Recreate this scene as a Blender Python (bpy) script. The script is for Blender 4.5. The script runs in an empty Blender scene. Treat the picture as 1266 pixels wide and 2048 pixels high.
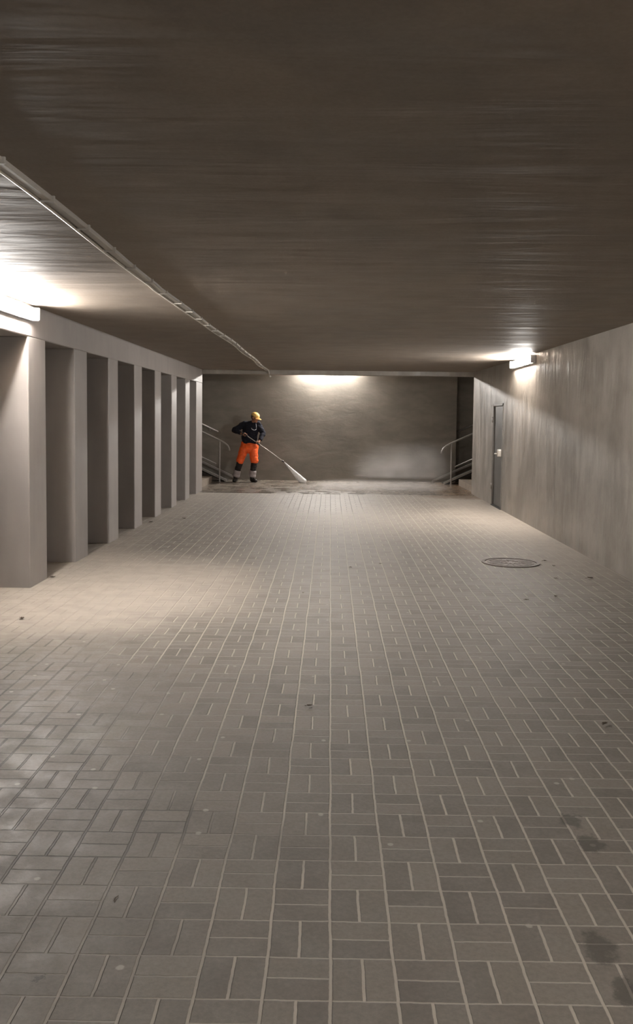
import bpy, bmesh, math, random
from mathutils import Vector, Matrix, noise
random.seed(7)
S = bpy.context.scene
COL = S.collection

# ------------------------------------------------------------------ camera
CAM_H = 1.68
cd = bpy.data.cameras.new('camera'); cam = bpy.data.objects.new('camera', cd); COL.objects.link(cam)
cd.sensor_fit = 'VERTICAL'; cd.sensor_height = 36; cd.lens = 1721.96 / 2048 * 36
cd.shift_y = -77.74 / 2048; cd.clip_start = 0.05; cd.clip_end = 200
pitch, roll, yaw = 0.0646, 0.0119, -0.0155
F = Vector((math.sin(yaw) * math.cos(pitch), math.cos(yaw) * math.cos(pitch), -math.sin(pitch)))
R0 = Vector((math.cos(yaw), -math.sin(yaw), 0)); U0 = R0.cross(F)
Rv = R0 * math.cos(roll) + U0 * math.sin(roll); Uv = -R0 * math.sin(roll) + U0 * math.cos(roll)
M = Matrix((Rv, Uv, -F)).transposed().to_4x4(); M.translation = (0, 0, CAM_H)
cam.matrix_world = M
S.camera = cam

# ------------------------------------------------------------------ world, exposure
w = bpy.data.worlds.new('night'); S.world = w; w.use_nodes = True
w.node_tree.nodes['Background'].inputs[0].default_value = (0.02, 0.022, 0.03, 1)
w.node_tree.nodes['Background'].inputs[1].default_value = 0.3
vs = S.view_settings
vs.view_transform = 'Standard'; vs.look = 'None'; vs.gamma = 1; vs.exposure = 2.62
vs.use_curve_mapping = False
S.cycles.use_denoising = True
S.cycles.max_bounces = 12; S.cycles.diffuse_bounces = 8; S.cycles.volume_bounces = 1
S.cycles.sample_clamp_indirect = 6
S.cycles.volume_step_rate = 2.0
LAMP_COL = (1.0, 0.955, 0.905)
LAMP_W = 60.0         # radiance of a lit diffuser

# ------------------------------------------------------------------ node helper
class N:
    """a node socket that understands arithmetic"""
    def __init__(s, nt, sock): s.nt, s.s = nt, sock
    def m(s, op, *a):
        n = s.nt.nodes.new('ShaderNodeMath'); n.operation = op
        for i, q in enumerate((s,) + a):
            if isinstance(q, N): s.nt.links.new(q.s, n.inputs[i])
            else: n.inputs[i].default_value = q
        return N(s.nt, n.outputs[0])
    def __add__(s, o): return s.m('ADD', o)
    def __radd__(s, o): return s.m('ADD', o)
    def __sub__(s, o): return s.m('SUBTRACT', o)
    def __rsub__(s, o): return (s * -1) + o
    def __mul__(s, o): return s.m('MULTIPLY', o)
    def __rmul__(s, o): return s.m('MULTIPLY', o)
    def __truediv__(s, o): return s.m('DIVIDE', o)
    def floor(s): return s.m('FLOOR')
    def fract(s): return s.m('FRACT')
    def abs(s): return s.m('ABSOLUTE')
    def min(s, o): return s.m('MINIMUM', o)
    def max(s, o): return s.m('MAXIMUM', o)
    def smooth(s, a, b, lo=0.0, hi=1.0):
        n = s.nt.nodes.new('ShaderNodeMapRange'); n.interpolation_type = 'SMOOTHSTEP'
        s.nt.links.new(s.s, n.inputs[0])
        for i, v in enumerate((a, b, lo, hi)): n.inputs[i + 1].default_value = v
        return N(s.nt, n.outputs[0])

class Mat:
    def __init__(s, name, col=(.5, .5, .5), rough=.6, metal=0.0, spec=.5):
        s.m = bpy.data.materials.new(name); s.m.use_nodes = True; s.nt = s.m.node_tree
        s.b = s.nt.nodes['Principled BSDF']
        s.b.inputs['Base Color'].default_value = (*col, 1)
        s.b.inputs['Roughness'].default_value = rough
        s.b.inputs['Metallic'].default_value = metal
        s.b.inputs['Specular IOR Level'].default_value = spec
    def link(s, a, name): s.nt.links.new(a.s if isinstance(a, N) else a, s.b.inputs[name])
    def pos(s):
        g = s.nt.nodes.new('ShaderNodeNewGeometry'); x = s.nt.nodes.new('ShaderNodeSeparateXYZ')
        s.nt.links.new(g.outputs['Position'], x.inputs[0])
        return [N(s.nt, x.outputs[i]) for i in range(3)]
    def vec(s, x, y, z=0.0):
        c = s.nt.nodes.new('ShaderNodeCombineXYZ')
        for i, q in enumerate((x, y, z)):
            if isinstance(q, N): s.nt.links.new(q.s, c.inputs[i])
            else: c.inputs[i].default_value = q
        return c.outputs[0]
    def noise(s, v, scale, detail=4, rough=.55, dist=0.0):
        n = s.nt.nodes.new('ShaderNodeTexNoise'); s.nt.links.new(v, n.inputs['Vector'])
        n.inputs['Scale'].default_value = scale; n.inputs['Detail'].default_value = detail
        n.inputs['Roughness'].default_value = rough; n.inputs['Distortion'].default_value = dist
        return N(s.nt, n.outputs[0])
    def voro(s, v, scale, feature='F1', rnd=1.0):
        n = s.nt.nodes.new('ShaderNodeTexVoronoi'); s.nt.links.new(v, n.inputs['Vector'])
        n.voronoi_dimensions = '2D'; n.inputs['Scale'].default_value = scale; n.feature = feature
        n.inputs['Randomness'].default_value = rnd
        return N(s.nt, n.outputs['Distance']), n
    def white(s, v):
        n = s.nt.nodes.new('ShaderNodeTexWhiteNoise'); s.nt.links.new(v, n.inputs['Vector'])
        return N(s.nt, n.outputs['Value'])
    def mix(s, f, a, b):
        n = s.nt.nodes.new('ShaderNodeMix'); n.data_type = 'RGBA'
        if isinstance(f, N): s.nt.links.new(f.s, n.inputs[0])
        else: n.inputs[0].default_value = f
        for i, q in ((6, a), (7, b)):
            if isinstance(q, tuple): n.inputs[i].default_value = (*q, 1)
            else: s.nt.links.new(q, n.inputs[i])
        return n.outputs[2]
    def scale_col(s, c, f):
        n = s.nt.nodes.new('ShaderNodeVectorMath'); n.operation = 'SCALE'
        if isinstance(c, tuple): n.inputs[0].default_value = c
        else: s.nt.links.new(c, n.inputs[0])
        s.nt.links.new(f.s, n.inputs['Scale'])
        return n.outputs[0]
    def bump(s, h, strength=.4, dist=.01):
        n = s.nt.nodes.new('ShaderNodeBump'); s.nt.links.new(h.s, n.inputs['Height'])
        n.inputs['Strength'].default_value = strength; n.inputs['Distance'].default_value = dist
        s.nt.links.new(n.outputs[0], s.b.inputs['Normal'])

def simple(name, col, rough=.6, metal=0.0, var=.12, nscale=30, bump=.15, dist=.003):
    """a procedural surface: colour mottled by noise, light grain"""
    k = Mat(name, col, rough, metal)
    g = k.nt.nodes.new('ShaderNodeTexCoord').outputs['Object']
    n = k.noise(g, nscale, 4)
    k.link(k.scale_col(col, n.smooth(.25, .75, 1 - var, 1 + var)), 'Base Color')
    if bump: k.bump(k.noise(g, nscale * 4, 3), bump, dist)
    return k.m

# ------------------------------------------------------------------ materials
TILE = 0.1973; TX0 = 0.0203; TY0 = 2.38
def paver_material(name, wet=False):
    k = Mat(name); x, y, z = k.pos()
    P = k.vec(x, y, 0.0)
    wob = (k.noise(k.vec(x, y * 1.0), 2.2, 2) - .5) * .085
    wob2 = (k.noise(k.vec(y, x), 1.9, 2) - .5) * .07
    fine = (k.noise(P, 26, 2) - .5) * .03
    u = (x - TX0) / TILE + wob + fine
    v = (y + x * -.007 - TY0) / TILE + wob2 + fine
    cu, cv = u.floor(), v.floor(); fu, fv = u.fract(), v.fract()
    par = (cu + cv).m('FLOORED_MODULO', 2.0)             # 0: bricks lie along y
    ipar = 1 - par
    eu = fu.min(1 - fu); ev = fv.min(1 - fv)
    mu = (fu - .5).abs() + par * 9; mv = (fv - .5).abs() + ipar * 9
    ju = eu.min(mu)                                        # joints running away from the camera
    jv = ev.min(mv)
    side = (fu * 2).floor() * ipar + (fv * 2).floor() * par
    idv = k.vec(cu * 2.13 + side * .37, cv * 1.71 + side * .53, par)
    rnd = k.white(idv)
    grain = k.noise(P, 55, 5, .7); blot = k.noise(P, 1.3, 4); blot2 = k.noise(P, 6.0, 4)
    wj = k.noise(P, 9, 3)
    jmu = ju.smooth(.019, .036, 1, 0) ; jmv = jv.smooth(.010, .025, 1, 0)
    jm = jmu.max(jmv * .8)
    # sand in the joints: swept out in the near left, heavy along the walls
    sand = (x * 1.0 + (y - 3.4).abs() * .45 + (blot - .5) * 2.4).smooth(-1.1, .3)
    sandline = k.mix(sand, (.10, .088, .075), (.47, .425, .36))
    # brick colour
    c = k.mix(rnd, (.165, .146, .124), (.235, .208, .176))
    c = k.mix(blot2.smooth(.35, .7, 0, .45), c, (.245, .225, .20))
    c = k.scale_col(c, grain.smooth(.2, .8, .86, 1.14))
    # fine spread of dry sand lying over the pavers, thick by the left pillars and right wall
    dl = (((x + 2.7) * (x + 2.7)) * .22 + ((y - 8.4) * (y - 8.4)) * .18)
    dl = (dl * -1 + (blot - .5) * 1.1).smooth(-1.35, -.35)
    dr = (x + (y - 11.0) * .05 + (blot - .5) * 1.8).smooth(1.4, 3.1) * y.smooth(6.5, 11.5)
    dl2 = (x * -1 + (blot - .5) * 1.2).smooth(1.6, 2.8) * y.smooth(8.0, 10.0)
    dust = dl.max(dr * .95).max(dl2 * .8)
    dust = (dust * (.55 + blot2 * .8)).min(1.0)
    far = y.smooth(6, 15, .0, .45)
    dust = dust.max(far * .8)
    jv_dark = jmv * (1 - sand * .65)
    c = k.mix(jm, c, sandline)
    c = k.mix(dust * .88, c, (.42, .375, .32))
    # old gum spots and specks
    d, vn = k.voro(P, 2.3); keep = N(k.nt, k.nt.nodes.new('ShaderNodeSeparateColor').outputs[0])
    k.nt.links.new(vn.outputs['Color'], keep.s.node.inputs[0])
    gum = (d + (k.noise(P, 40, 2) - .5) * .02).smooth(.020, .034, 1, 0) * keep.smooth(.42, .45)
    c = k.mix(gum * .7, c, (.47, .43, .37))
    # dark oil stains, lower right
    st = None
    for sx, sy, ry in ((1.03, 3.54, .085), (1.06, 3.34, .10), (.88, 2.67, .11), (.90, 2.45, .09), (-.85, 2.445, .03)):
        q = ((x - sx) * (x - sx) + (y - sy) * (y - sy) * .45).m('SQRT')
        q = (q + (k.noise(P, 16, 5, .7) - .5) * .12).smooth(ry * .35, ry * .62, 1, 0)
        st = q if st is None else st.max(q)
    c = k.mix(st * .62, c, (.055, .050, .040))
    if wet:
        c = k.mix(.78, c, (.118, .097, .077))
        mud = (x + (blot - .5) * 2).smooth(2.0, 3.2) * .8
        c = k.mix(mud * blot2.smooth(.4, .6, .3, 1), c, (.22, .13, .065))
        k.link(c, 'Base Color')
        k.link(k.noise(P, 2.5, 4).smooth(.35, .65, .16, .42), 'Roughness')
        k.bump((1 - jm) * .3 + k.noise(P, 18, 4) * .3, .16, .006)
    else:
        # washed patch close to the landing
        wash = (((x + .1) * (x + .1)) * .9 + (y - 17.6) * (y - 17.6) * .12 + (blot2 - .5)).smooth(.3, 1.3, 1, 0)
        c = k.mix(wash * jm, c, (.09, .08, .07))
        mud = (((x - 3.0) * (x - 3.0)) * .7 + (y - 19.0) * (y - 19.0) * .9 + (blot2 - .5) * 1.6).smooth(.1, 1.3, 1, 0)
        c = k.mix(mud * .75, c, (.15, .095, .055))
        k.link(c, 'Base Color')
        worn = (k.noise(P, 30, 5, .7) * .30 + .46) - wash * .04 + dust * .2 - blot2.smooth(.4, .7) * x.smooth(-.4, -1.6) * .18
        k.link(worn, 'Roughness')
        k.bump((1 - jm) * 1.0 + rnd * .5 + grain * .25, .7, .007)
    return k.m

def plaster_wall():
    k = Mat('trowelled_plaster'); x, y, z = k.pos()
    P = k.vec(x, y, z)
    Vs = k.vec(x, y * 1.0, z * .16)
    streak = k.noise(Vs, 2.6, 4, .55, 1.2); cloud = k.noise(P, .9, 4); g = k.noise(P, 40, 3)
    c = k.mix((cloud * .6 + k.noise(P, 2.6, 4) * .4).smooth(.38, .62), (.265, .238, .203), (.37, .337, .297))
    c = k.scale_col(c, streak.smooth(.3, .7, .90, 1.08) * g.smooth(.2, .8, .96, 1.04))
    k.link(c, 'Base Color')
    k.link(streak.smooth(.3, .7, .34, .55), 'Roughness')
    k.bump(k.noise(k.vec(x, y, z * .30), 3.2, 3, .5, .8) * 1.0 + k.noise(k.vec(x, y, z * .35), 8, 3) * .22 + k.noise(P, 30, 3) * .04, .5, .03)
    return k.m
def back_plaster():
    k = Mat('rough_plaster'); x, y, z = k.pos()
    P = k.vec(x, y, z); Vs = k.vec(x * .45, y, z * 1.2)
    band = k.noise(Vs, 3.6, 5, .6, .5); cloud = k.noise(P, .8, 4)
    c = k.mix(cloud.smooth(.3, .7), (.185, .168, .145), (.235, .214, .184))
    c = k.scale_col(c, band.smooth(.25, .75, .85, 1.14))
    k.link(c, 'Base Color'); k.b.inputs['Roughness'].default_value = .6
    k.bump(band + k.noise(P, 14, 3) * .12, .3, .02)
    return k.m
def ceiling_paint():
    k = Mat('ceiling_render'); x, y, z = k.pos()
    P = k.vec(x, y, z); Vs = k.vec(x * .22, y * 1.3, z)
    band = k.noise(Vs, 2.2, 4, .55, .4); cloud = k.noise(P, 1.1, 5, .6); g = k.noise(P, 60, 3)
    c = k.mix((cloud * .6 + k.noise(P, 3.2, 4) * .4).smooth(.36, .64), (.200, .163, .130), (.275, .226, .182))
    c = k.scale_col(c, g.smooth(.2, .8, .93, 1.07))
    k.link(c, 'Base Color'); k.link(cloud.smooth(.3, .7, .55, .70), 'Roughness')
    k.bump(band * 1.0 + k.noise(k.vec(x * .5, y, z), 7, 3) * .10, .22, .05)
    return k.m
def pillar_paint():
    k = Mat('smooth_grey_paint'); x, y, z = k.pos(); P = k.vec(x, y, z)
    cloud = k.noise(P, 1.4, 4); st = k.noise(k.vec(x, y, z * .2), 7, 4)
    c = k.mix(cloud.smooth(.3, .7), (.30, .275, .259), (.34, .313, .295))
    c = k.scale_col(c, st.smooth(.25, .75, .95, 1.04))
    k.link(c, 'Base Color'); k.b.inputs['Roughness'].default_value = .5
    k.bump(k.noise(P, 9, 4) + k.noise(P, 60, 2) * .1, .18, .012)
    return k.m

MAT = {}
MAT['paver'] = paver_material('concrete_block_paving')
MAT['wet'] = paver_material('wet_block_paving', True)
MAT['wall'] = plaster_wall(); MAT['back'] = back_plaster(); MAT['ceil'] = ceiling_paint(); MAT['pillar'] = pillar_paint()
MAT['steel'] = simple('brushed_steel', (.36, .34, .32), .38, .45, .1, 20, .05)
MAT['door'] = simple('grey_painted_steel', (.105, .098, .09), .45, .0, .12, 4, .1)
MAT['doorframe'] = simple('frame_steel', (.17, .158, .145), .5, .0, .1, 6, .1)
MAT['plate'] = simple('pale_metal', (.62, .58, .53), .4, .3, .08, 20, .05)
MAT['housing'] = simple('lamp_housing_plastic', (.42, .41, .40), .5, 0, .04, 20, .0)
MAT['conduit'] = simple('grey_conduit', (.42, .39, .35), .4, 0, .08, 8, .05)
MAT['step'] = simple('concrete_step', (.26, .22, .18), .55, 0, .2, 6, .3, .006)
MAT['dark'] = simple('dark_gap', (.03, .027, .024), .8, 0, .2, 20, .1)
MAT['iron'] = simple('cast_iron', (.135, .105, .088), .6, .2, .2, 25, .4, .004)
MAT['leaf'] = simple('dry_leaf', (.085, .055, .03), .7, 0, .3, 60, .2)
MAT['navy'] = simple('navy_fleece', (.0075, .008, .016), .97, 0, .25, 25, .4, .006)
MAT['orange'] = simple('hi_vis_orange_cloth', (.95, .13, .018), .6, 0, .12, 14, .3, .006)
MAT['black'] = simple('black_cloth', (.018, .013, .013), .8, 0, .2, 30, .3)
MAT['reflective'] = simple('grey_reflective_tape', (.38, .33, .33), .45, 0, .1, 50, .2)
MAT['boot'] = simple('black_boot_leather', (.014, .011, .010), .5, 0, .2, 30, .2)
MAT['skin'] = simple('skin', (.36, .17, .10), .55, 0, .1, 30, .1)
MAT['cap'] = simple('yellow_orange_cap_cloth', (.92, .60, .20), .6, 0, .06, 30, .2)
MAT['hair'] = simple('grey_brown_hair', (.10, .075, .055), .7, 0, .2, 90, .4)
MAT['white'] = simple('pale_print', (.55, .56, .60), .6, 0, .05, 40, 0)
MAT['eye'] = simple('eye_dark', (.02, .015, .012), .2, 0, .05, 40, 0)
MAT['gunplastic'] = simple('black_gun_plastic', (.03, .03, .032), .4, 0, .1, 40, .1)
k = Mat('lit_diffuser', (.9, .9, .9), .4)
k.b.inputs['Emission Color'].default_value = (*LAMP_COL, 1); k.b.inputs['Emission Strength'].default_value = LAMP_W
MAT['glow'] = k.m
for nm, f_ in (('glow_strong', 1.35), ('glow_added_rear', .85)):
    MAT[nm] = k.m.copy(); MAT[nm].node_tree.nodes['Principled BSDF'].inputs['Emission Strength'].default_value = LAMP_W * f_
# water jet: bright droplets, denser at the nozzle
k = Mat('spray_water', (.9, .9, .9), .5)
g = k.nt.nodes.new('ShaderNodeTexCoord').outputs['Object']
al = k.noise(g, 22, 4).smooth(.2, .75, .7, 1.0)
k.link(al, 'Alpha'); k.b.inputs['Subsurface Weight'].default_value = 0
k.b.inputs['Transmission Weight'].default_value = 0
MAT['jet'] = k.m

# ------------------------------------------------------------------ mesh helpers
def add_box(bm, x0, x1, y0, y1, z0, z1, bev=0.0, seg=2):
    r = bmesh.ops.create_cube(bm, size=1)
    for v in r['verts']:
        v.co = ((x0 + x1) / 2 + v.co.x * (x1 - x0), (y0 + y1) / 2 + v.co.y * (y1 - y0), (z0 + z1) / 2 + v.co.z * (z1 - z0))
    if bev:
        es = {e for v in r['verts'] for e in v.link_edges}
        bmesh.ops.bevel(bm, geom=list(es), offset=bev, segments=seg, affect='EDGES', profile=.5)
    return bm
def frame_of(d):
    d = d.normalized(); a = Vector((0, 0, 1)) if abs(d.z) < .95 else Vector((1, 0, 0))
    u = d.cross(a).normalized(); return u, u.cross(d).normalized()
def add_tube(bm, pts, rad, n=12, cap=True):
    """round tube along a polyline; rad a number or a list"""
    pts = [Vector(p) for p in pts]; rings = []
    rs = rad if isinstance(rad, (list, tuple)) else [rad] * len(pts)
    u0 = None
    for i, p in enumerate(pts):
        d = (pts[min(i + 1, len(pts) - 1)] - pts[max(i - 1, 0)]).normalized()
        if u0 is None: u, v = frame_of(d)
        else:
            u = (u0 - d * u0.dot(d)).normalized(); v = u.cross(d)
        u0 = u
        rings.append([bm.verts.new(p + (u * math.cos(2 * math.pi * k / n) + v * math.sin(2 * math.pi * k / n)) * rs[i]) for k in range(n)])
    for a, b in zip(rings, rings[1:]):
        for k in range(n): bm.faces.new((a[k], a[(k + 1) % n], b[(k + 1) % n], b[k]))
    if cap:
        bm.faces.new(rings[0][::-1]); bm.faces.new(rings[-1])
    return bm
def add_ball(bm, c, r, seg=20, rings=14, rot=None):
    """ellipsoid with radii r about c"""
    res = bmesh.ops.create_uvsphere(bm, u_segments=seg, v_segments=rings, radius=1)
    r = Vector(r) if not isinstance(r, (int, float)) else Vector((r, r, r))
    for v in res['verts']:
        q = Vector((v.co.x * r.x, v.co.y * r.y, v.co.z * r.z))
        if rot: q = rot @ q
        v.co = q + Vector(c)
def bone(bm, a, b, ra, rb, n=16, flat=(1, 1)):
    """tapered limb piece with rounded ends; flat scales the section in x and y"""
    a, b = Vector(a), Vector(b); d = (b - a)
    pts, rs = [], []
    for t in (-1, -.92, -.7, -.38): pts.append(a + d.normalized() * ra * t); rs.append(ra * math.sqrt(max(1 - t * t, .0004)))
    for t in (0, .25, .5, .75, 1): pts.append(a + d * t); rs.append(ra + (rb - ra) * t)
    for t in (.38, .7, .92, 1): pts.append(b + d.normalized() * rb * t); rs.append(rb * math.sqrt(max(1 - t * t, .0004)))
    i0 = len(bm.verts); add_tube(bm, pts, rs, n)
    if flat != (1, 1):
        bm.verts.ensure_lookup_table()
        ax = d.normalized()
        for v in bm.verts[i0:]:
            t = (v.co - a).dot(ax); o = a + ax * t; q = v.co - o
            v.co = o + Vector((q.x * flat[0], q.y * flat[1], q.z))
def obj(name, bm, mat, parent=None, smooth=None, **props):
    me = bpy.data.meshes.new(name)
    if isinstance(bm, bpy.types.Mesh): me = bm; me.name = name
    else:
        bmesh.ops.recalc_face_normals(bm, faces=bm.faces[:]); bm.to_mesh(me); bm.free()
    o = bpy.data.objects.new(name, me); COL.objects.link(o)
    me.materials.clear(); me.materials.append(mat)
    if smooth is not None:
        for p in me.polygons: p.use_smooth = True
        if smooth < 3:
            try: me.set_sharp_from_angle(angle=smooth)
            except Exception: pass
    if parent: o.parent = parent
    for kk, v in props.items(): o[kk] = v
    return o
def blob(bm, voxel, fold=0.0, fscale=8, smooth_it=3):
    """fuse overlapping closed shapes into one continuous skin"""
    me = bpy.data.meshes.new('tmp'); bmesh.ops.recalc_face_normals(bm, faces=bm.faces[:]); bm.to_mesh(me); bm.free()
    o = bpy.data.objects.new('tmp', me); COL.objects.link(o)
    md = o.modifiers.new('r', 'REMESH'); md.mode = 'VOXEL'; md.voxel_size = voxel
    ms = o.modifiers.new('s', 'SMOOTH'); ms.iterations = smooth_it; ms.factor = .5
    dg = bpy.context.evaluated_depsgraph_get(); dg.update()
    out = bpy.data.meshes.new_from_object(o.evaluated_get(dg))
    bpy.data.objects.remove(o)
    if fold:
        ns = [v.normal.copy() for v in out.vertices]
        for v, nn in zip(out.vertices, ns):
            q = Vector((v.co.x * fscale, v.co.y * fscale, v.co.z * fscale * 1.8))
            v.co += nn * (noise.noise(q) * fold + noise.noise(q * 2.3) * fold * .4)
    return out
def thing(name, label, cat, loc=(0, 0, 0), rotz=0, group=None):
    o = bpy.data.objects.new(name, None); COL.objects.link(o); o.location = loc; o.rotation_euler = (0, 0, rotz)
    o.empty_display_size = .1
    o['label'] = label; o['category'] = cat
    if group: o['group'] = group
    return o
def tag(o, label, cat, group=None):
    o['label'] = label; o['category'] = cat
    if group: o['group'] = group
    return o
def struct(name, boxes, mat, bev=0.0, parent=None):
    bm = bmesh.new()
    for b in boxes: add_box(bm, *b, bev=bev)
    o = obj(name, bm, mat, parent)
    if parent is None: o['kind'] = 'structure'
    return o

# ------------------------------------------------------------------ the setting
XL, XR, H, HL = -2.883, 3.20, 2.723, 2.415
YE, YB, YN = 18.86, 22.92, -5.0          # paving edge, back wall, end behind the camera
NX = -4.15                               # back of the bays between the pillars
SX = 6.6                                 # stairwell ends
def grid_plane(name, x0, x1, y0, y1, z, mat, up=True):
    bm = bmesh.new(); add_box(bm, x0, x1, y0, y1, *( (z - .25, z) if up else (z, z + .3)))
    o = obj(name, bm, mat); o['kind'] = 'structure'; return o
grid_plane('floor', NX - .3, XR + .3, YN - .3, YE, 0, MAT['paver'])
grid_plane('floor_landing', -SX - .3, SX + .3, YE + .03, YB + .6, -.006, MAT['wet'])
struct('trim_1', [(NX - .3, XR + .3, YE, YE + .03, -.25, -.035)], MAT['dark'])
grid_plane('ceiling', NX - .3, XR + .3, YN - .3, 19.3, H, MAT['ceil'], False)
HS = 3.30
grid_plane('ceiling_landing', -SX - .3, SX + .3, 19.30, YB + .6, HS, MAT['ceil'], False)
# beam where the passage meets the landing, its face a little lower than the ceiling
struct('trim_2', [(XL - .4, XR + .05, 19.28, 19.48, 2.625, HS + .02)], MAT['wall'], .008)
struct('wall_right', [(XR, XR + .3, YN, 16.04, 0, H + .02), (XR, XR + .3, 17.0, 19.42, 0, H + .02), (XR, XR + .3, 16.04, 17.0, 1.985, H + .02)], MAT['wall'])
struct('wall_back', [(-SX, 3.34, YB, YB + .3, -.25, HS + .02), (3.34, SX, YB + .3, YB + .6, -.25, HS + .02)], MAT['back'])
struct('wall_left', [(XL - .5, XL, YN, 19.36, HL, H + .02)], MAT['pillar'], .012)
struct('wall_bays', [(NX - .3, NX, YN, 19.36, -.02, H + .02), (NX, XL - .5, YN, 19.36, HL + .0, HL + .2)], MAT['back'])
struct('wall_rear', [(NX - .3, XR + .3, YN - .3, YN, 0, H + .02)], MAT['wall'])
struct('wall_stair_left', [(-SX - .3, -SX, 19.1, YB + .3, -.25, HS + .02), (-SX, XL - 1.0, 19.06, 19.36, -.02, HS + .02)], MAT['back'])
struct('wall_stair_right', [(SX, SX + .3, 19.1, YB + .6, -.25, HS + .02), (XR + .3, SX, 19.12, 19.42, -.02, HS + .02), (XR, XR + .3, 19.30, 19.42, H, HS)], MAT['back'])

# ------------------------------------------------------------------ pillars of the left side
PITCH = 1.485
names8 = {0: 'grey plastered pillar nearest the camera on the left, under the end of the big wall lamp',
          1: 'grey pillar second from the near end, lit on its bay side by the big left lamp',
          2: 'grey pillar third from the near end, its bay side almost black',
          3: 'grey pillar fourth from the near end, beside the second dark bay',
          4: 'grey pillar in the middle of the row, fifth from the near end, with a mid-grey bay side',
          5: 'grey pillar sixth from the near end, light patch high on its front',
          6: 'thin looking grey pillar next to last before the landing, bright at its top',
          7: 'last grey pillar at the far end of the row, wide, brightly lit, beside the left stairs'}
for i in range(-6, 8):
    y0 = 8.20 + PITCH * i; y1 = y0 + (.50 if i < 7 else .84)
    if i == 7: y0 = 18.49; y1 = 19.34
    if y0 < YN + .1: continue
    bm = bmesh.new(); add_box(bm, NX - .02, XL, y0, y1, -.01, HL + .006, .012)
    o = obj('concrete_pillar', bm, MAT['pillar'])
    tag(o, names8.get(i, 'grey plastered pillar of the row, outside the view, behind or beside the camera'), 'pillar', 'grey pillars along the left side')

# ------------------------------------------------------------------ steel door in the right wall
d = struct('door_1', [(XR + .02, XR + .06, 16.08, 16.96, .02, 1.945)], MAT['door'], .004)
struct('door_frame', [(XR - .012, XR + .10, 16.04, 16.085, 0, 1.985), (XR - .012, XR + .10, 16.955, 17.0, 0, 1.985), (XR - .012, XR + .10, 16.04, 17.0, 1.94, 1.985)], MAT['doorframe'], .003, d)
struct('door_threshold', [(XR - .02, XR + .08, 16.05, 16.99, -.01, .02)], MAT['dark'], .002, d)
struct('wall_door_recess', [(XR + .11, XR + .32, 15.95, 17.1, 0, 2.1)], MAT['dark'])
bm = bmesh.new(); add_box(bm, XR - .075, XR + .02, 16.10, 16.20, .985, 1.125, .02, 3)
hp = obj('lock_box', bm, MAT['plate'], d, .6, label='pale metal lock box')
bm = bmesh.new(); add_tube(bm, [(XR - .05, 16.18, 1.04), (XR - .085, 16.18, 1.04), (XR - .095, 16.20, 1.04), (XR - .095, 16.29, 1.035)], [.014, .013, .013, .011], 12)
obj('door_handle', bm, MAT['plate'], d, 3, label='pale metal lever handle')
for z in (.32, 1.62):
    bm = bmesh.new(); add_tube(bm, [(XR - .02, 16.975, z), (XR - .02, 16.975, z + .11)], .014, 10)
    obj('hinge', bm, MAT['steel'], d, 3)

# ------------------------------------------------------------------ lamps
def half_tube(bm, L, r, zc, n=14, flat=.9):
    """long rounded cover bulging to +x, closed at both ends, along y"""
    ys = [0, .008, .03, L - .03, L - .008, L]; sc = [.80, .95, 1, 1, .95, .80]
    rings = []
    for yy, s_ in zip(ys, sc):
        ring = []
        for k_ in range(n + 1):
            a = -math.pi / 2 + math.pi * k_ / n
            ring.append(bm.verts.new((.028 + math.cos(a) ** .8 * r * flat * s_ if abs(math.cos(a)) > 1e-6 else .028, yy, zc + math.sin(a) * r * s_)))
        rings.append(ring)
    for a, b in zip(rings, rings[1:]):
        for k_ in range(n): bm.faces.new((a[k_], a[k_ + 1], b[k_ + 1], b[k_]))
        bm.faces.new((a[n], a[0], b[0], b[n]))
    bm.faces.new(rings[0]); bm.faces.new(rings[-1][::-1])
def wall_lamp(loc, rz, L, label, glow='glow'):
    """weatherproof fluorescent batten fixed to a wall: tray, clear cover, end caps, clips"""
    t = thing('fluorescent_lamp', label, 'lamp', loc, rz, 'fluorescent batten lamps')
    bm = bmesh.new(); add_box(bm, 0, .036, -.02, L + .02, -.066, .066, .008); obj('housing', bm, MAT['housing'], t)
    bm = bmesh.new(); half_tube(bm, L - .06, .052, 0)
    for v in bm.verts: v.co.y += .03
    obj('diffuser', bm, MAT[glow], t, 1.0, label='glowing white cover')
    for yy in (-.03, L - .01):
        bm = bmesh.new(); add_box(bm, .0, .090, yy, yy + .035, -.064, .064, .014, 3); obj('end_cap', bm, MAT['housing'], t, .7)
    for q in (.25, .75):
        bm = bmesh.new(); add_box(bm, .02, .04, L * q - .012, L * q + .012, -.071, .071, .003); obj('clip', bm, MAT['steel'], t)
    return t
wall_lamp((XL, 6.72, 2.632), 0, 1.55, 'long glowing wall lamp above the near left pillars, cut by the left frame edge')
wall_lamp((XR, 15.15, 2.635), math.pi, 1.55, 'glowing wall lamp high on the right wall, before the steel door')
t = wall_lamp((-.85, YB, 3.09), math.pi / 2 * 3, 1.55, 'glowing wall lamp high on the back wall, above the landing behind the beam', 'glow_strong')
t.scale = (1.9, 1, 1)
wall_lamp((XR, .6, 2.63), math.pi, 1.55, 'added unseen wall lamp high on the right wall behind the camera, brightening the near paving', 'glow_added_rear')  # added lamp out of view, lifts the light on the near paving

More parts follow.
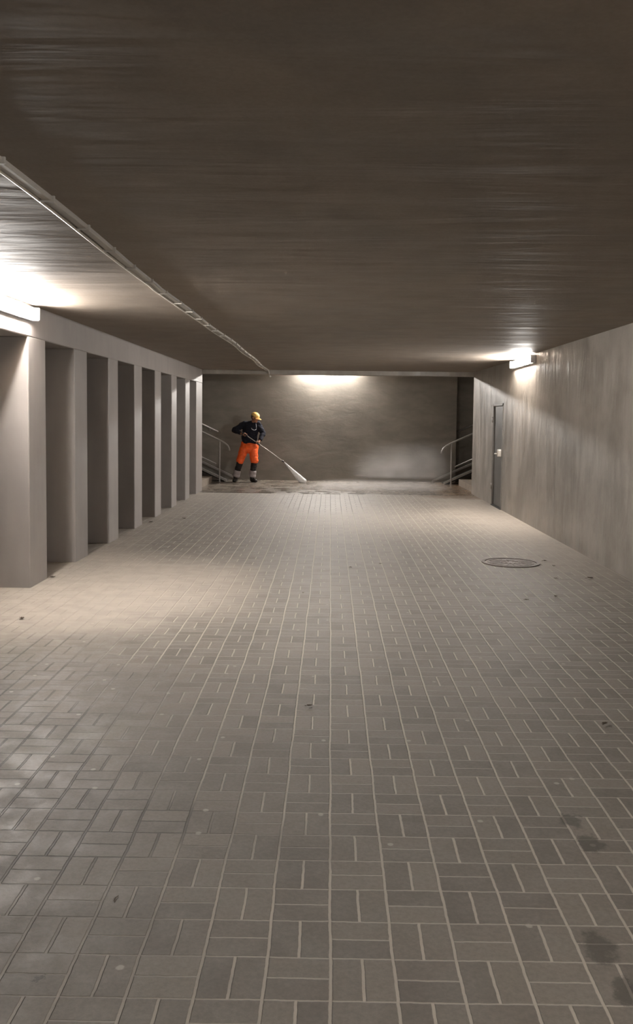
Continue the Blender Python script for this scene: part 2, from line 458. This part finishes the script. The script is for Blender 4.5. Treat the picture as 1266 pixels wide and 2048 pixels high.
# ------------------------------------------------------------------ conduit on the ceiling
t = thing('ceiling_conduit', 'long grey cable conduit running away along the ceiling, left of centre', 'conduit', (0, 0, 0))
XP = -1.385
def wob(y): return .018 * math.sin(y * .55 + .6) + .010 * math.sin(y * 1.7) - .012 * (1 if y > 7 else 0)
pts = [(XP + wob(yy), yy, H - .012) for yy in [YN + .1 + i * .25 for i in range(int((19.22 - YN) / .25))] + [19.27]]
bm = bmesh.new()
for a, b in zip(pts, pts[1:]):   # flat trunking
    pass
rings = []
for p in pts:
    rings.append([bm.verts.new((p[0] + dx, p[1], H + dz)) for dx, dz in ((-.027, .004), (-.027, -.014), (-.020, -.021), (.020, -.021), (.027, -.014), (.027, .004))])
for a, b in zip(rings, rings[1:]):
    for q in range(6): bm.faces.new((a[q], a[(q + 1) % 6], b[(q + 1) % 6], b[q]))
bm.faces.new(rings[0]); bm.faces.new(rings[-1])
obj('trunking', bm, MAT['conduit'], t, .5)
bm = bmesh.new(); add_tube(bm, [(p[0] - .044 + .006 * math.sin(p[1] * 2.1), p[1], H - .012) for p in pts], .012, 8)
obj('cable', bm, MAT['plate'], t, 3, label='thin pale cable beside the trunking')
yy = YN + .5; n = 0
while yy < 19.2:
    bm = bmesh.new(); add_box(bm, XP + wob(yy) - .034, XP + wob(yy) + .040, yy - .008, yy + .008, H - .028, H + .003, .003)
    obj('clip', bm, MAT['conduit'], t); yy += .62
bm = bmesh.new()
add_tube(bm, [(XP, 19.12, H - .02), (XP, 19.2, H - .03), (XP + .005, 19.245, H - .06), (XP + .01, 19.25, H - .12)], .011, 10)
add_tube(bm, [(XP + .01, 19.25, H - .11), (XP + .02, 19.25, H - .14), (XP + .045, 19.25, H - .155)], [.016, .022, .016], 10)
obj('end_fitting', bm, MAT['plate'], t, 3)

# ------------------------------------------------------------------ stairs, ramps and railings at both ends of the landing
def stairs(sgn, side):
    off = .27 if sgn > 0 else 0.0
    def X(v): return sgn * (v + off)
    def bx(bm, a, b, *r, **kw): add_box(bm, min(X(a), X(b)), max(X(a), X(b)), *r, **kw)
    bm = bmesh.new(); x = 3.02; z = .15; n = 9
    # one solid flight, profile extruded across
    prof = [(x, -.05)]
    for i in range(n):
        prof.append((x + .32 * i, .15 * (i + 1))); prof.append((x + .32 * (i + 1), .15 * (i + 1)))
    prof.append((x + .32 * n, -.05))
    A = [bm.verts.new((X(px), 19.5, pz)) for px, pz in prof]; B = [bm.verts.new((X(px), 21.95, pz)) for px, pz in prof]
    m = len(prof)
    for i in range(m): bm.faces.new((A[i], A[(i + 1) % m], B[(i + 1) % m], B[i]))
    bm.faces.new(A); bm.faces.new(B)
    o = obj('staircase', bm, MAT['step']); tag(o, f'concrete stairs climbing to the {side} off the landing', 'stairs')
    # ramp for prams between railing and wall: two channels on a dark slope
    t = thing('pram_ramp', f'steel pram ramp with two raised rails beside the {side} stairs at the back wall', 'ramp', (0, 0, 0))
    sl = .46
    def slope(y0, y1, z0, z1, nm, mt, x0=2.42, x1=6.0):
        bm = bmesh.new(); q = []
        for yy in (y0, y1):
            q.append([bm.verts.new((X(x0), yy, z0 if z0 > -.01 else -.02)), bm.verts.new((X(x0), yy, z1)), bm.verts.new((X(x1), yy, z1 + sl * (x1 - x0))), bm.verts.new((X(x1), yy, z0 + sl * (x1 - x0)))])
        a, b = q
        for i in range(4): bm.faces.new((a[i], a[(i + 1) % 4], b[(i + 1) % 4], b[i]))
        bm.faces.new(a); bm.faces.new(b); return obj(nm, bm, mt, t)
    slope(22.16, 22.80, -.10, -.005, 'ramp_plate', MAT['dark'], 2.68)
    for yy in (22.10, 22.80): slope(yy, yy + .05, .0, .055, 'channel_rail', MAT['steel'], 2.45 if yy > 22.5 else 2.66)
    # free-standing railing
    t = thing('stair_railing', f'steel railing with curved end and posts at the foot of the {side} stairs', 'railing', (0, 0, 0))
    yr = 22.02; r = .024; x0 = 2.80; top = 1.02
    pts = [(X(2.58), yr, .80), (X(2.585), yr, .86), (X(2.62), yr, .93), (X(2.69), yr, .99), (X(2.80), yr, 1.055)]
    pts += [(X(2.80 + q), yr, 1.055 + sl * q) for q in (.2, .8, 1.6, 2.4, 3.1)]
    bm = bmesh.new(); add_tube(bm, pts, r, 14); obj('handrail', bm, MAT['steel'], t, 3)
    bm = bmesh.new(); add_tube(bm, [(X(2.92), yr, .46), (X(5.9), yr, .46 + sl * 2.98)], .017, 12); obj('middle_rail', bm, MAT['steel'], t, 3)
    for px, zb in ((2.83, 0), (4.3, 0), (5.8, 0)):
        bm = bmesh.new(); add_tube(bm, [(X(px), yr, zb - .03), (X(px), yr, 1.055 + sl * (px - 2.80))], .020, 12)
        add_tube(bm, [(X(px), yr, zb), (X(px), yr, zb + .012)], .045, 14)
        obj('post', bm, MAT['steel'], t, 1.0)
    # rail on the back wall
    yw = YB + (.3 if sgn > 0 else 0); xs = 3.12 if sgn > 0 else 2.98
    t = thing('wall_handrail', f'steel handrail fixed to the back wall above the {side} stairs', 'handrail', (0, 0, 0))
    bm = bmesh.new(); add_tube(bm, [(X(xs), yw - .07, 1.27 + sl * (xs - 2.98)), (X(5.9), yw - .07, 1.27 + sl * 2.92)], .020, 12); obj('rail', bm, MAT['steel'], t, 3)
    for px in (3.2, 4.5, 5.8):
        zz = 1.27 + sl * (px - 2.98)
        bm = bmesh.new(); add_tube(bm, [(X(px), yw - .07, zz - .01), (X(px), yw - .07, zz - .06), (X(px), yw + .01, zz - .07)], .008, 8); obj('bracket', bm, MAT['steel'], t, 3)
stairs(-1, 'left'); stairs(1, 'right')

# ------------------------------------------------------------------ manhole cover
t = thing('manhole_cover', 'round rusty cast iron manhole cover set in the paving at the right', 'manhole cover', (2.14, 10.08, 0))
bm = bmesh.new()
def ring(bm, r0, r1, z0, z1, n=56):
    vs_ = []
    for r, z in ((r0, z0), (r0, z1), (r1, z1), (r1, z0)):
        vs_.append([bm.verts.new((r * math.cos(2 * math.pi * q / n), r * math.sin(2 * math.pi * q / n), z)) for q in range(n)])
    for a in range(4):
        A, B = vs_[a], vs_[(a + 1) % 4]
        for q in range(n): bm.faces.new((A[q], A[(q + 1) % n], B[(q + 1) % n], B[q]))
ring(bm, .300, .335, -.02, .010); obj('frame', bm, MAT['iron'], t, .6)
bm = bmesh.new()
bmesh.ops.create_cone(bm, cap_ends=True, segments=56, radius1=.292, radius2=.292, depth=.03, matrix=Matrix.Translation((0, 0, -.010)))
ring(bm, .255, .268, .0, .009); ring(bm, .10, .112, .0, .009)
for q in range(16):
    a = 2 * math.pi * q / 16
    i0 = len(bm.verts); add_box(bm, .125, .245, -.008, .008, .0, .009, .002)
    bm.verts.ensure_lookup_table()
    for v in bm.verts[i0:]: v.co = Matrix.Rotation(a, 3, 'Z') @ v.co
for q in range(7):
    a = 2 * math.pi * q / 7; add_ball(bm, (.06 * math.cos(a), .06 * math.sin(a), .004), (.012, .012, .006), 8, 6)
obj('lid', bm, MAT['iron'], t, .6)

# ------------------------------------------------------------------ dry leaves and litter
def leaf(px, py, s, rz, label):
    bm = bmesh.new(); out = []
    for i in range(14):
        a = 2 * math.pi * i / 14; r = s * (.62 + .38 * abs(math.cos(a * 1.5))) * (1 if i % 2 else .8)
        x_, y_ = r * math.cos(a), r * .7 * math.sin(a)
        out.append(bm.verts.new((x_, y_, .006 + .35 * s * abs(noise.noise(Vector((x_ * 40 + px, y_ * 40, py)))) + .25 * abs(y_))))
    c = bm.verts.new((0, 0, .005))
    fs = [bm.faces.new((c, out[i], out[(i + 1) % 14])) for i in range(14)]
    bmesh.ops.solidify(bm, geom=fs, thickness=.0015)
    t = obj('dry_leaf', bm, MAT['leaf'], None, .8); t.location = (px, py, .002); t.rotation_euler = (0, 0, rz)
    tag(t, label, 'leaf', 'dry leaves on the paving')
    bm = bmesh.new(); add_tube(bm, [(-s * .7, 0, .007), (-s * 1.2, s * .12, .008)], .0018, 6); obj('stem', bm, MAT['leaf'], t, 3)
for px, py, s, rz, lb in [
    (2.57, 10.20, .036, .4, 'brown dry leaf lying just right of the manhole cover'),
    (2.59, 9.86, .036, 1.4, 'dark dry leaf right of the manhole cover, towards the camera'),
    (2.41, 9.08, .026, 2.4, 'faint dry leaf between the manhole cover and the right wall leaf'),
    (2.78, 9.11, .045, .2, 'largest dark dry leaf, nearest to the right wall'),
    (2.17, 8.14, .034, 1.1, 'small dark leaf standing alone on the right below the manhole cover'),
    (1.85, 7.96, .026, .1, 'pale dry leaf on the right side, left of a darker one'),
    (.25, 9.57, .024, .6, 'tiny leaf scrap on the paving in the middle distance'),
    (.60, 9.85, .020, .6, 'tiny leaf scrap right of centre in the middle distance'),
    (-.24, 8.13, .020, 1.6, 'small dark scrap on the centre paving'),
    (-.10, 4.905, .024, .3, 'small dry leaf on the near centre paving'),
    (1.54, 4.69, .026, .9, 'dark dry leaf on the near right paving'),
    (-2.84, 8.74, .035, .9, 'dry leaf at the foot of the nearest pillar'),
    (-2.515, 6.936, .034, 2.2, 'dry leaf on the bright sand at the left edge'),
    (-2.37, 13.94, .05, 2.2, 'dry leaf beside the middle pillars'),
    (-2.80, 13.42, .045, 1.2, 'dry leaf at the foot of the fourth pillar')]:
    leaf(px, py, s, rz, lb)
t = obj('twig', add_tube(bmesh.new(), [(-.018, 0, .003), (0, .003, .004), (.018, -.001, .003)], .0015, 6), MAT['leaf'], None, 3)
t.location = (-.724, 2.88, .0); t.rotation_euler = (0, 0, 1.45); tag(t, 'tiny dark twig on the near left paving', 'twig')

# ------------------------------------------------------------------ the worker
PX, PY = -2.20, 22.12
man = thing('person', 'person in orange trousers, navy jacket and yellow-orange cap washing the floor with a lance', 'person', (PX, PY, 0))
hc = Vector((.262, -.055, 1.605))                         # head centre
hr = Matrix.Rotation(math.radians(60), 3, 'Z') @ Matrix.Rotation(math.radians(24), 3, 'X')   # face (-y) turned to image right and down
def hd(x, y, z): return hc + hr @ Vector((x, y, z))
LAN_A = Vector((.02, -.245, 1.20)); LAN_B = Vector((1.0, -.32, .53)); LD = (LAN_B - LAN_A).normalized()
sh = {-1: Vector((-.015, .02, 1.445)), 1: Vector((.325, .0, 1.445))}
el = {-1: Vector((-.265, .02, 1.285)), 1: Vector((.465, -.02, 1.215))}
wr = {-1: Vector((-.075, -.175, 1.215)), 1: Vector((.395, -.205, 1.045))}
hip = {-1: Vector((.02, .02, .90)), 1: Vector((.215, .02, .90))}
kn = {-1: Vector((-.115, -.03, .49)), 1: Vector((.245, -.03, .49))}
an = {-1: Vector((-.225, .02, .10)), 1: Vector((.19, .02, .10))}
bm = bmesh.new()
# trunk
bone(bm, (.115, .02, .90), (.118, .02, 1.10), .135, .125, 20, (1.1, .78))
bone(bm, (.118, .02, 1.10), (.15, .01, 1.34), .125, .15, 20, (1.1, .75))
bone(bm, (.15, .01, 1.38), (.185, -.01, 1.46), .11, .06, 20, (1.2, .8))
bone(bm, (.185, -.005, 1.44), (.245, -.035, 1.56), .058, .055)
for s_ in (-1, 1):
    bone(bm, (.155, .01, 1.41), sh[s_], .075, .062)
    bone(bm, sh[s_], el[s_], .055, .042); bone(bm, el[s_], wr[s_], .042, .027)
    bone(bm, hip[s_], kn[s_], .085, .055); bone(bm, kn[s_], an[s_], .056, .036)
    bone(bm, an[s_], an[s_] + Vector((0, .0, -.03)), .036, .03)
# head: skull, jaw, brow, nose, lips, chin, ears
add_ball(bm, hd(0, .01, .03), (.078, .095, .10), 24, 16, hr)
add_ball(bm, hd(0, -.028, -.035), (.060, .062, .080), 20, 14, hr)
add_ball(bm, hd(0, -.075, .030), (.050, .018, .012), 14, 8, hr)
bone(bm, hd(0, -.086, .018), hd(0, -.108, -.014), .008, .013)
add_ball(bm, hd(0, -.086, -.048), (.024, .010, .006), 12, 8, hr); add_ball(bm, hd(0, -.084, -.060), (.020, .010, .006), 12, 8, hr)
add_ball(bm, hd(0, -.074, -.088), (.024, .020, .018), 12, 8, hr)
for s_ in (-1, 1):
    add_ball(bm, hd(s_ * .080, .012, -.002), (.010, .020, .032), 12, 8, hr)
    add_ball(bm, hd(s_ * .045, -.050, -.02), (.020, .022, .02), 12, 8, hr)
# hands closing on the lance: palm, four curled fingers, thumb from the side of the palm
def hand(w, c, up):
    """w wrist, c point on the lance under the grip; fingers wrap round axis LD"""
    ax = LD; rad = (w - c); rad = (rad - ax * rad.dot(ax)).normalized(); tan = ax.cross(rad) * up
    palm = c + rad * .034
    bone(bm, w, palm + (w - palm) * .25, .026, .028); add_ball(bm, palm, (.030, .030, .030), 14, 10)
    for i in range(4):
        o = ax * (-.033 + .022 * i); L_ = (.92, 1.05, 1.0, .82)[i]
        a0 = palm + o + tan * .012
        p = [a0]
        for an_, rr in ((62, .036), (118, .032), (175, .028 / L_)):
            th = math.radians(an_ * (.9 + .1 * L_)); p.append(c + o + (rad * math.cos(th) + tan * math.sin(th)) * rr)
        for q in range(3): bone(bm, p[q], p[q + 1], .0098 - .0008 * q, .0092 - .0008 * q, 8)
    b0 = palm - ax * .030 * 1 - tan * .012
    p = [b0, c - ax * .052 + rad * .018 - tan * .028, c - ax * .040 - rad * .012 - tan * .028, c - ax * .026 - rad * .028 - tan * .010]
    for q in range(3): bone(bm, p[q], p[q + 1], .0115 - .001 * q, .011 - .001 * q, 8)
gripA = LAN_A + LD * .02; gripB = LAN_A + LD * .40
hand(wr[-1], gripA, 1); hand(wr[1], gripB, -1)
obj('body', blob(bm, .0062, 0, 8, 2), MAT['skin'], man, 3)
# jacket
bm = bmesh.new()
bone(bm, (.118, .02, .985), (.118, .02, 1.10), .165, .168, 24, (1.18, .86))
bone(bm, (.118, .02, 1.10), (.15, .01, 1.36), .168, .172, 24, (1.15, .80))
bone(bm, (.15, .01, 1.34), (.175, .01, 1.41), .15, .095, 20, (1.2, .85))
for s_ in (-1, 1):
    bone(bm, (.155, .01, 1.41), sh[s_], .095, .088)
    bone(bm, sh[s_], el[s_], .085, .070); bone(bm, el[s_], wr[s_] + (el[s_] - wr[s_]) * .12, .070, .048)
obj('jacket', blob(bm, .012, .016, 9), MAT['navy'], man, 3)
bm = bmesh.new()   # raised collar, open to the front
for a in range(0, 300, 20):
    th = math.radians(a - 60 + 0); th2 = math.radians(a - 40)
    f = lambda t_: Vector((.205 + .078 * math.cos(t_), -.012 + .074 * math.sin(t_), 1.49 + .02 * math.sin(t_)))
    bone(bm, f(th), f(th2), .020, .020, 8)
obj('collar', blob(bm, .009, .0, 9), MAT['navy'], man, 3)
bm = bmesh.new()   # pale curved print on the chest
add_tube(bm, [(.175, -.142, 1.355), (.195, -.150, 1.320), (.235, -.152, 1.300), (.275, -.144, 1.300), (.300, -.132, 1.325)], [.004, .007, .008, .007, .004], 8)
obj('chest_print', bm, MAT['white'], man, 3, label='pale curved print')
bm = bmesh.new(); add_tube(bm, [(.290, -.118, 1.46), (.297, -.132, 1.40), (.300, -.132, 1.34)], .006, 8)
obj('zip_flap', bm, MAT['white'], man, 3, label='pale edge of the open collar')
# trousers
bm = bmesh.new()
bone(bm, (.115, .02, .93), (.115, .02, .86), .172, .165, 24, (1.22, .86))
for s_ in (-1, 1):
    bone(bm, hip[s_], kn[s_] + Vector((0, 0, .04)), .125, .098)
obj('trousers', blob(bm, .012, .018, 7), MAT['orange'], man, 3, label='bright orange work trousers')
for s_ in (-1, 1):
    a, b = kn[s_], an[s_]; L = lambda t_: a + (b - a) * t_
    bm = bmesh.new(); bone(bm, L(.0), L(.58), .080, .076); obj('lower_leg_cloth', blob(bm, .010, .010, 12), MAT['black'], man, 3, label='black lower trouser leg')
    bm = bmesh.new()
    add_tube(bm, [L(.52), L(.56), L(.72), L(.74), L(.76), L(.90), L(.93)], [.080, .086, .088, .083, .088, .090, .082], 24)
    obj('reflective_band', bm, MAT['reflective'], man, 3, label='pale grey reflective band round the ankle')
    bm = bmesh.new()
    q = an[s_]; dx = -.02 if s_ < 0 else .10; dy = -.16 if s_ < 0 else -.12
    bone(bm, (q.x, q.y, .13), (q.x, q.y + .01, .05), .058, .055)
    bone(bm, (q.x, q.y + .035, .045), (q.x + dx, q.y + dy, .038), .048, .046, 16, (1, 1))
    me = blob(bm, .008)
    for v in me.vertices: v.co.z = max(v.co.z, .0)
    obj('boot', me, MAT['boot'], man, 3)
# cap: dome, brim
bm = bmesh.new(); add_ball(bm, hd(0, .012, .052), (.092, .108, .082), 28, 20, hr)
cut = hd(0, 0, .040); nrm = hr @ Vector((0, 0, 1))
bmesh.ops.bisect_plane(bm, geom=bm.verts[:] + bm.edges[:] + bm.faces[:], plane_co=cut, plane_no=nrm, clear_inner=True)
bmesh.ops.solidify(bm, geom=bm.faces[:], thickness=-.004)
add_ball(bm, hd(0, .012, .134), (.009, .009, .005), 10, 8, hr)
cp = obj('cap', bm, MAT['cap'], man, 3, label='yellow-orange peaked cap')
bm = bmesh.new(); rows = []
for i in range(7):
    r_ = i / 6; row = []
    for j in range(13):
        a = math.radians(-66 + 132 * j / 12)
        ext = r_ * .105 * math.cos(a * .9)
        row.append(bm.verts.new(hd(math.sin(a) * (.090 + r_ * .003), -math.cos(a) * .096 + .008 - ext, .046 - r_ * .018 - .020 * (math.sin(a) ** 2))))
    rows.append(row)
fs = [bm.faces.new((rows[i][j], rows[i][j + 1], rows[i + 1][j + 1], rows[i + 1][j])) for i in range(6) for j in range(12)]
bmesh.ops.solidify(bm, geom=fs, thickness=.004)
obj('brim', bm, MAT['cap'], cp, 3)
bm = bmesh.new(); add_ball(bm, hd(0, .030, .005), (.083, .088, .075), 24, 16, hr)
bmesh.ops.bisect_plane(bm, geom=bm.verts[:] + bm.edges[:] + bm.faces[:], plane_co=hd(0, .022, 0), plane_no=hr @ Vector((0, -1, .15)), clear_outer=True)
obj('hair', bm, MAT['hair'], man, 3)
for s_ in (-1, 1):
    bm = bmesh.new(); add_ball(bm, hd(s_ * .030, -.080, .008), (.012, .008, .007), 12, 8, hr); obj('eye', bm, MAT['eye'], man, 3)
    bm = bmesh.new(); bone(bm, hd(s_ * .014, -.094, .028), hd(s_ * .046, -.084, .030), .004, .003, 8); obj('eyebrow', bm, MAT['hair'], man, 3)

# ------------------------------------------------------------------ pressure washer lance and its water
t = thing('pressure_washer_lance', 'long thin grey spray lance held slanting down to the right by the worker', 'spray lance', (PX, PY, 0))
bm = bmesh.new()
bone(bm, LAN_A - LD * .07, LAN_A + LD * .09, .018, .016, 12)
bone(bm, LAN_A - LD * .05, LAN_A - LD * .07 + Vector((-.02, 0, -.11)), .014, .012, 12)
obj('gun_body', bm, MAT['gunplastic'], t, 3, label='black pistol grip')
bm = bmesh.new(); add_tube(bm, [LAN_A + LD * .01 + Vector((0, 0, -.015)), LAN_A - LD * .005 + Vector((0, 0, -.06)), LAN_A - LD * .03 + Vector((0, 0, -.085))], .004, 8)
obj('trigger', bm, MAT['gunplastic'], t, 3)
bm = bmesh.new(); add_tube(bm, [LAN_A + LD * .08, LAN_A + LD * .7 + Vector((0, 0, .012)), LAN_B], .0095, 12)
obj('lance_tube', bm, MAT['plate'], t, 3)
bm = bmesh.new(); add_tube(bm, [LAN_A + LD * .33, LAN_A + LD * .35, LAN_A + LD * .46, LAN_A + LD * .48], [.012, .016, .016, .012], 12)
obj('fore_grip', bm, MAT['gunplastic'], t, 3)
bm = bmesh.new(); add_tube(bm, [LAN_B - LD * .06, LAN_B - LD * .05, LAN_B, LAN_B + LD * .015], [.013, .018, .018, .008], 12)
obj('nozzle', bm, MAT['gunplastic'], t, 3)

man.scale = (1.03,) * 3; t.scale = (1.03,) * 3
J0 = Vector((PX, PY, 0)) + (LAN_B + LD * .015) * 1.03; J1 = Vector((-.665, 22.12, .0))
bm = bmesh.new(); D = (J1 - J0); L = D.length; u_, v_ = frame_of(D)
n = 24; rings = []
for i in range(14):
    q = i / 13; c = J0 + D * q; r = .010 + q * .085
    rings.append([bm.verts.new(c + (u_ * math.cos(2 * math.pi * k_ / n) * r * 1.0 + v_ * math.sin(2 * math.pi * k_ / n) * r * 1.0) * (1 + .10 * random.random() * q)) for k_ in range(n)])
for a, b in zip(rings, rings[1:]):
    for k_ in range(n): bm.faces.new((a[k_], a[(k_ + 1) % n], b[(k_ + 1) % n], b[k_]))
bm.faces.new(rings[0]); bm.faces.new(rings[-1])
for v in bm.verts: v.co.z = max(v.co.z, .002)
o = obj('water_jet', bm, MAT['jet'], None, 3, kind='stuff'); tag(o, 'white cone of water spraying from the lance onto the floor', 'water')

# drifting spray: real volumes of droplets
def mist(name, x0, x1, y0, y1, z0, z1, dens, label, fx=.35, fz=.5, nsc=1.6):
    bm = bmesh.new(); add_box(bm, x0, x1, y0, y1, z0, z1)
    m = bpy.data.materials.new(name); m.use_nodes = True; nt = m.node_tree; nt.nodes.clear()
    out = nt.nodes.new('ShaderNodeOutputMaterial'); vol = nt.nodes.new('ShaderNodeVolumePrincipled')
    nt.links.new(vol.outputs[0], out.inputs['Volume'])
    vol.inputs['Color'].default_value = (.95, .93, .92, 1); vol.inputs['Anisotropy'].default_value = .1
    tc = nt.nodes.new('ShaderNodeTexCoord'); sp = nt.nodes.new('ShaderNodeSeparateXYZ'); nt.links.new(tc.outputs['Generated'], sp.inputs[0])
    X, Y, Z = [N(nt, sp.outputs[i]) for i in range(3)]
    nz = nt.nodes.new('ShaderNodeTexNoise'); nt.links.new(tc.outputs['Object'], nz.inputs['Vector']); nz.inputs['Scale'].default_value = nsc; nz.inputs['Detail'].default_value = 3
    q = N(nt, nz.outputs[0])
    dd = (X + (Z * Z) * -.25).smooth(0, fx) * X.smooth(1 - .22, 1, 1, 0) * (Z + (q - .5) * .7).smooth(1 - fz, 1, 1, 0) * Z.smooth(.75, .98, 1, 0) * Y.smooth(0, .2) * Y.smooth(.8, 1, 1, 0) * q.smooth(.3, .7, .35, 1.3) * dens
    nt.links.new(dd.s, vol.inputs['Density'])
    o = obj(name, bm, m, None, None, kind='stuff'); tag(o, label, 'mist'); return o
mist('water_mist', .30, 3.0, 20.4, 21.9, .22, 1.25, .50, 'pale cloud of water mist drifting before the right half of the back wall', .5, .85)
mist('spray_haze', -.85, 3.0, 19.6, 21.9, .0, .21, 1.0, 'low haze of fine spray along the wet floor at the back', .25, .9, 2.5)
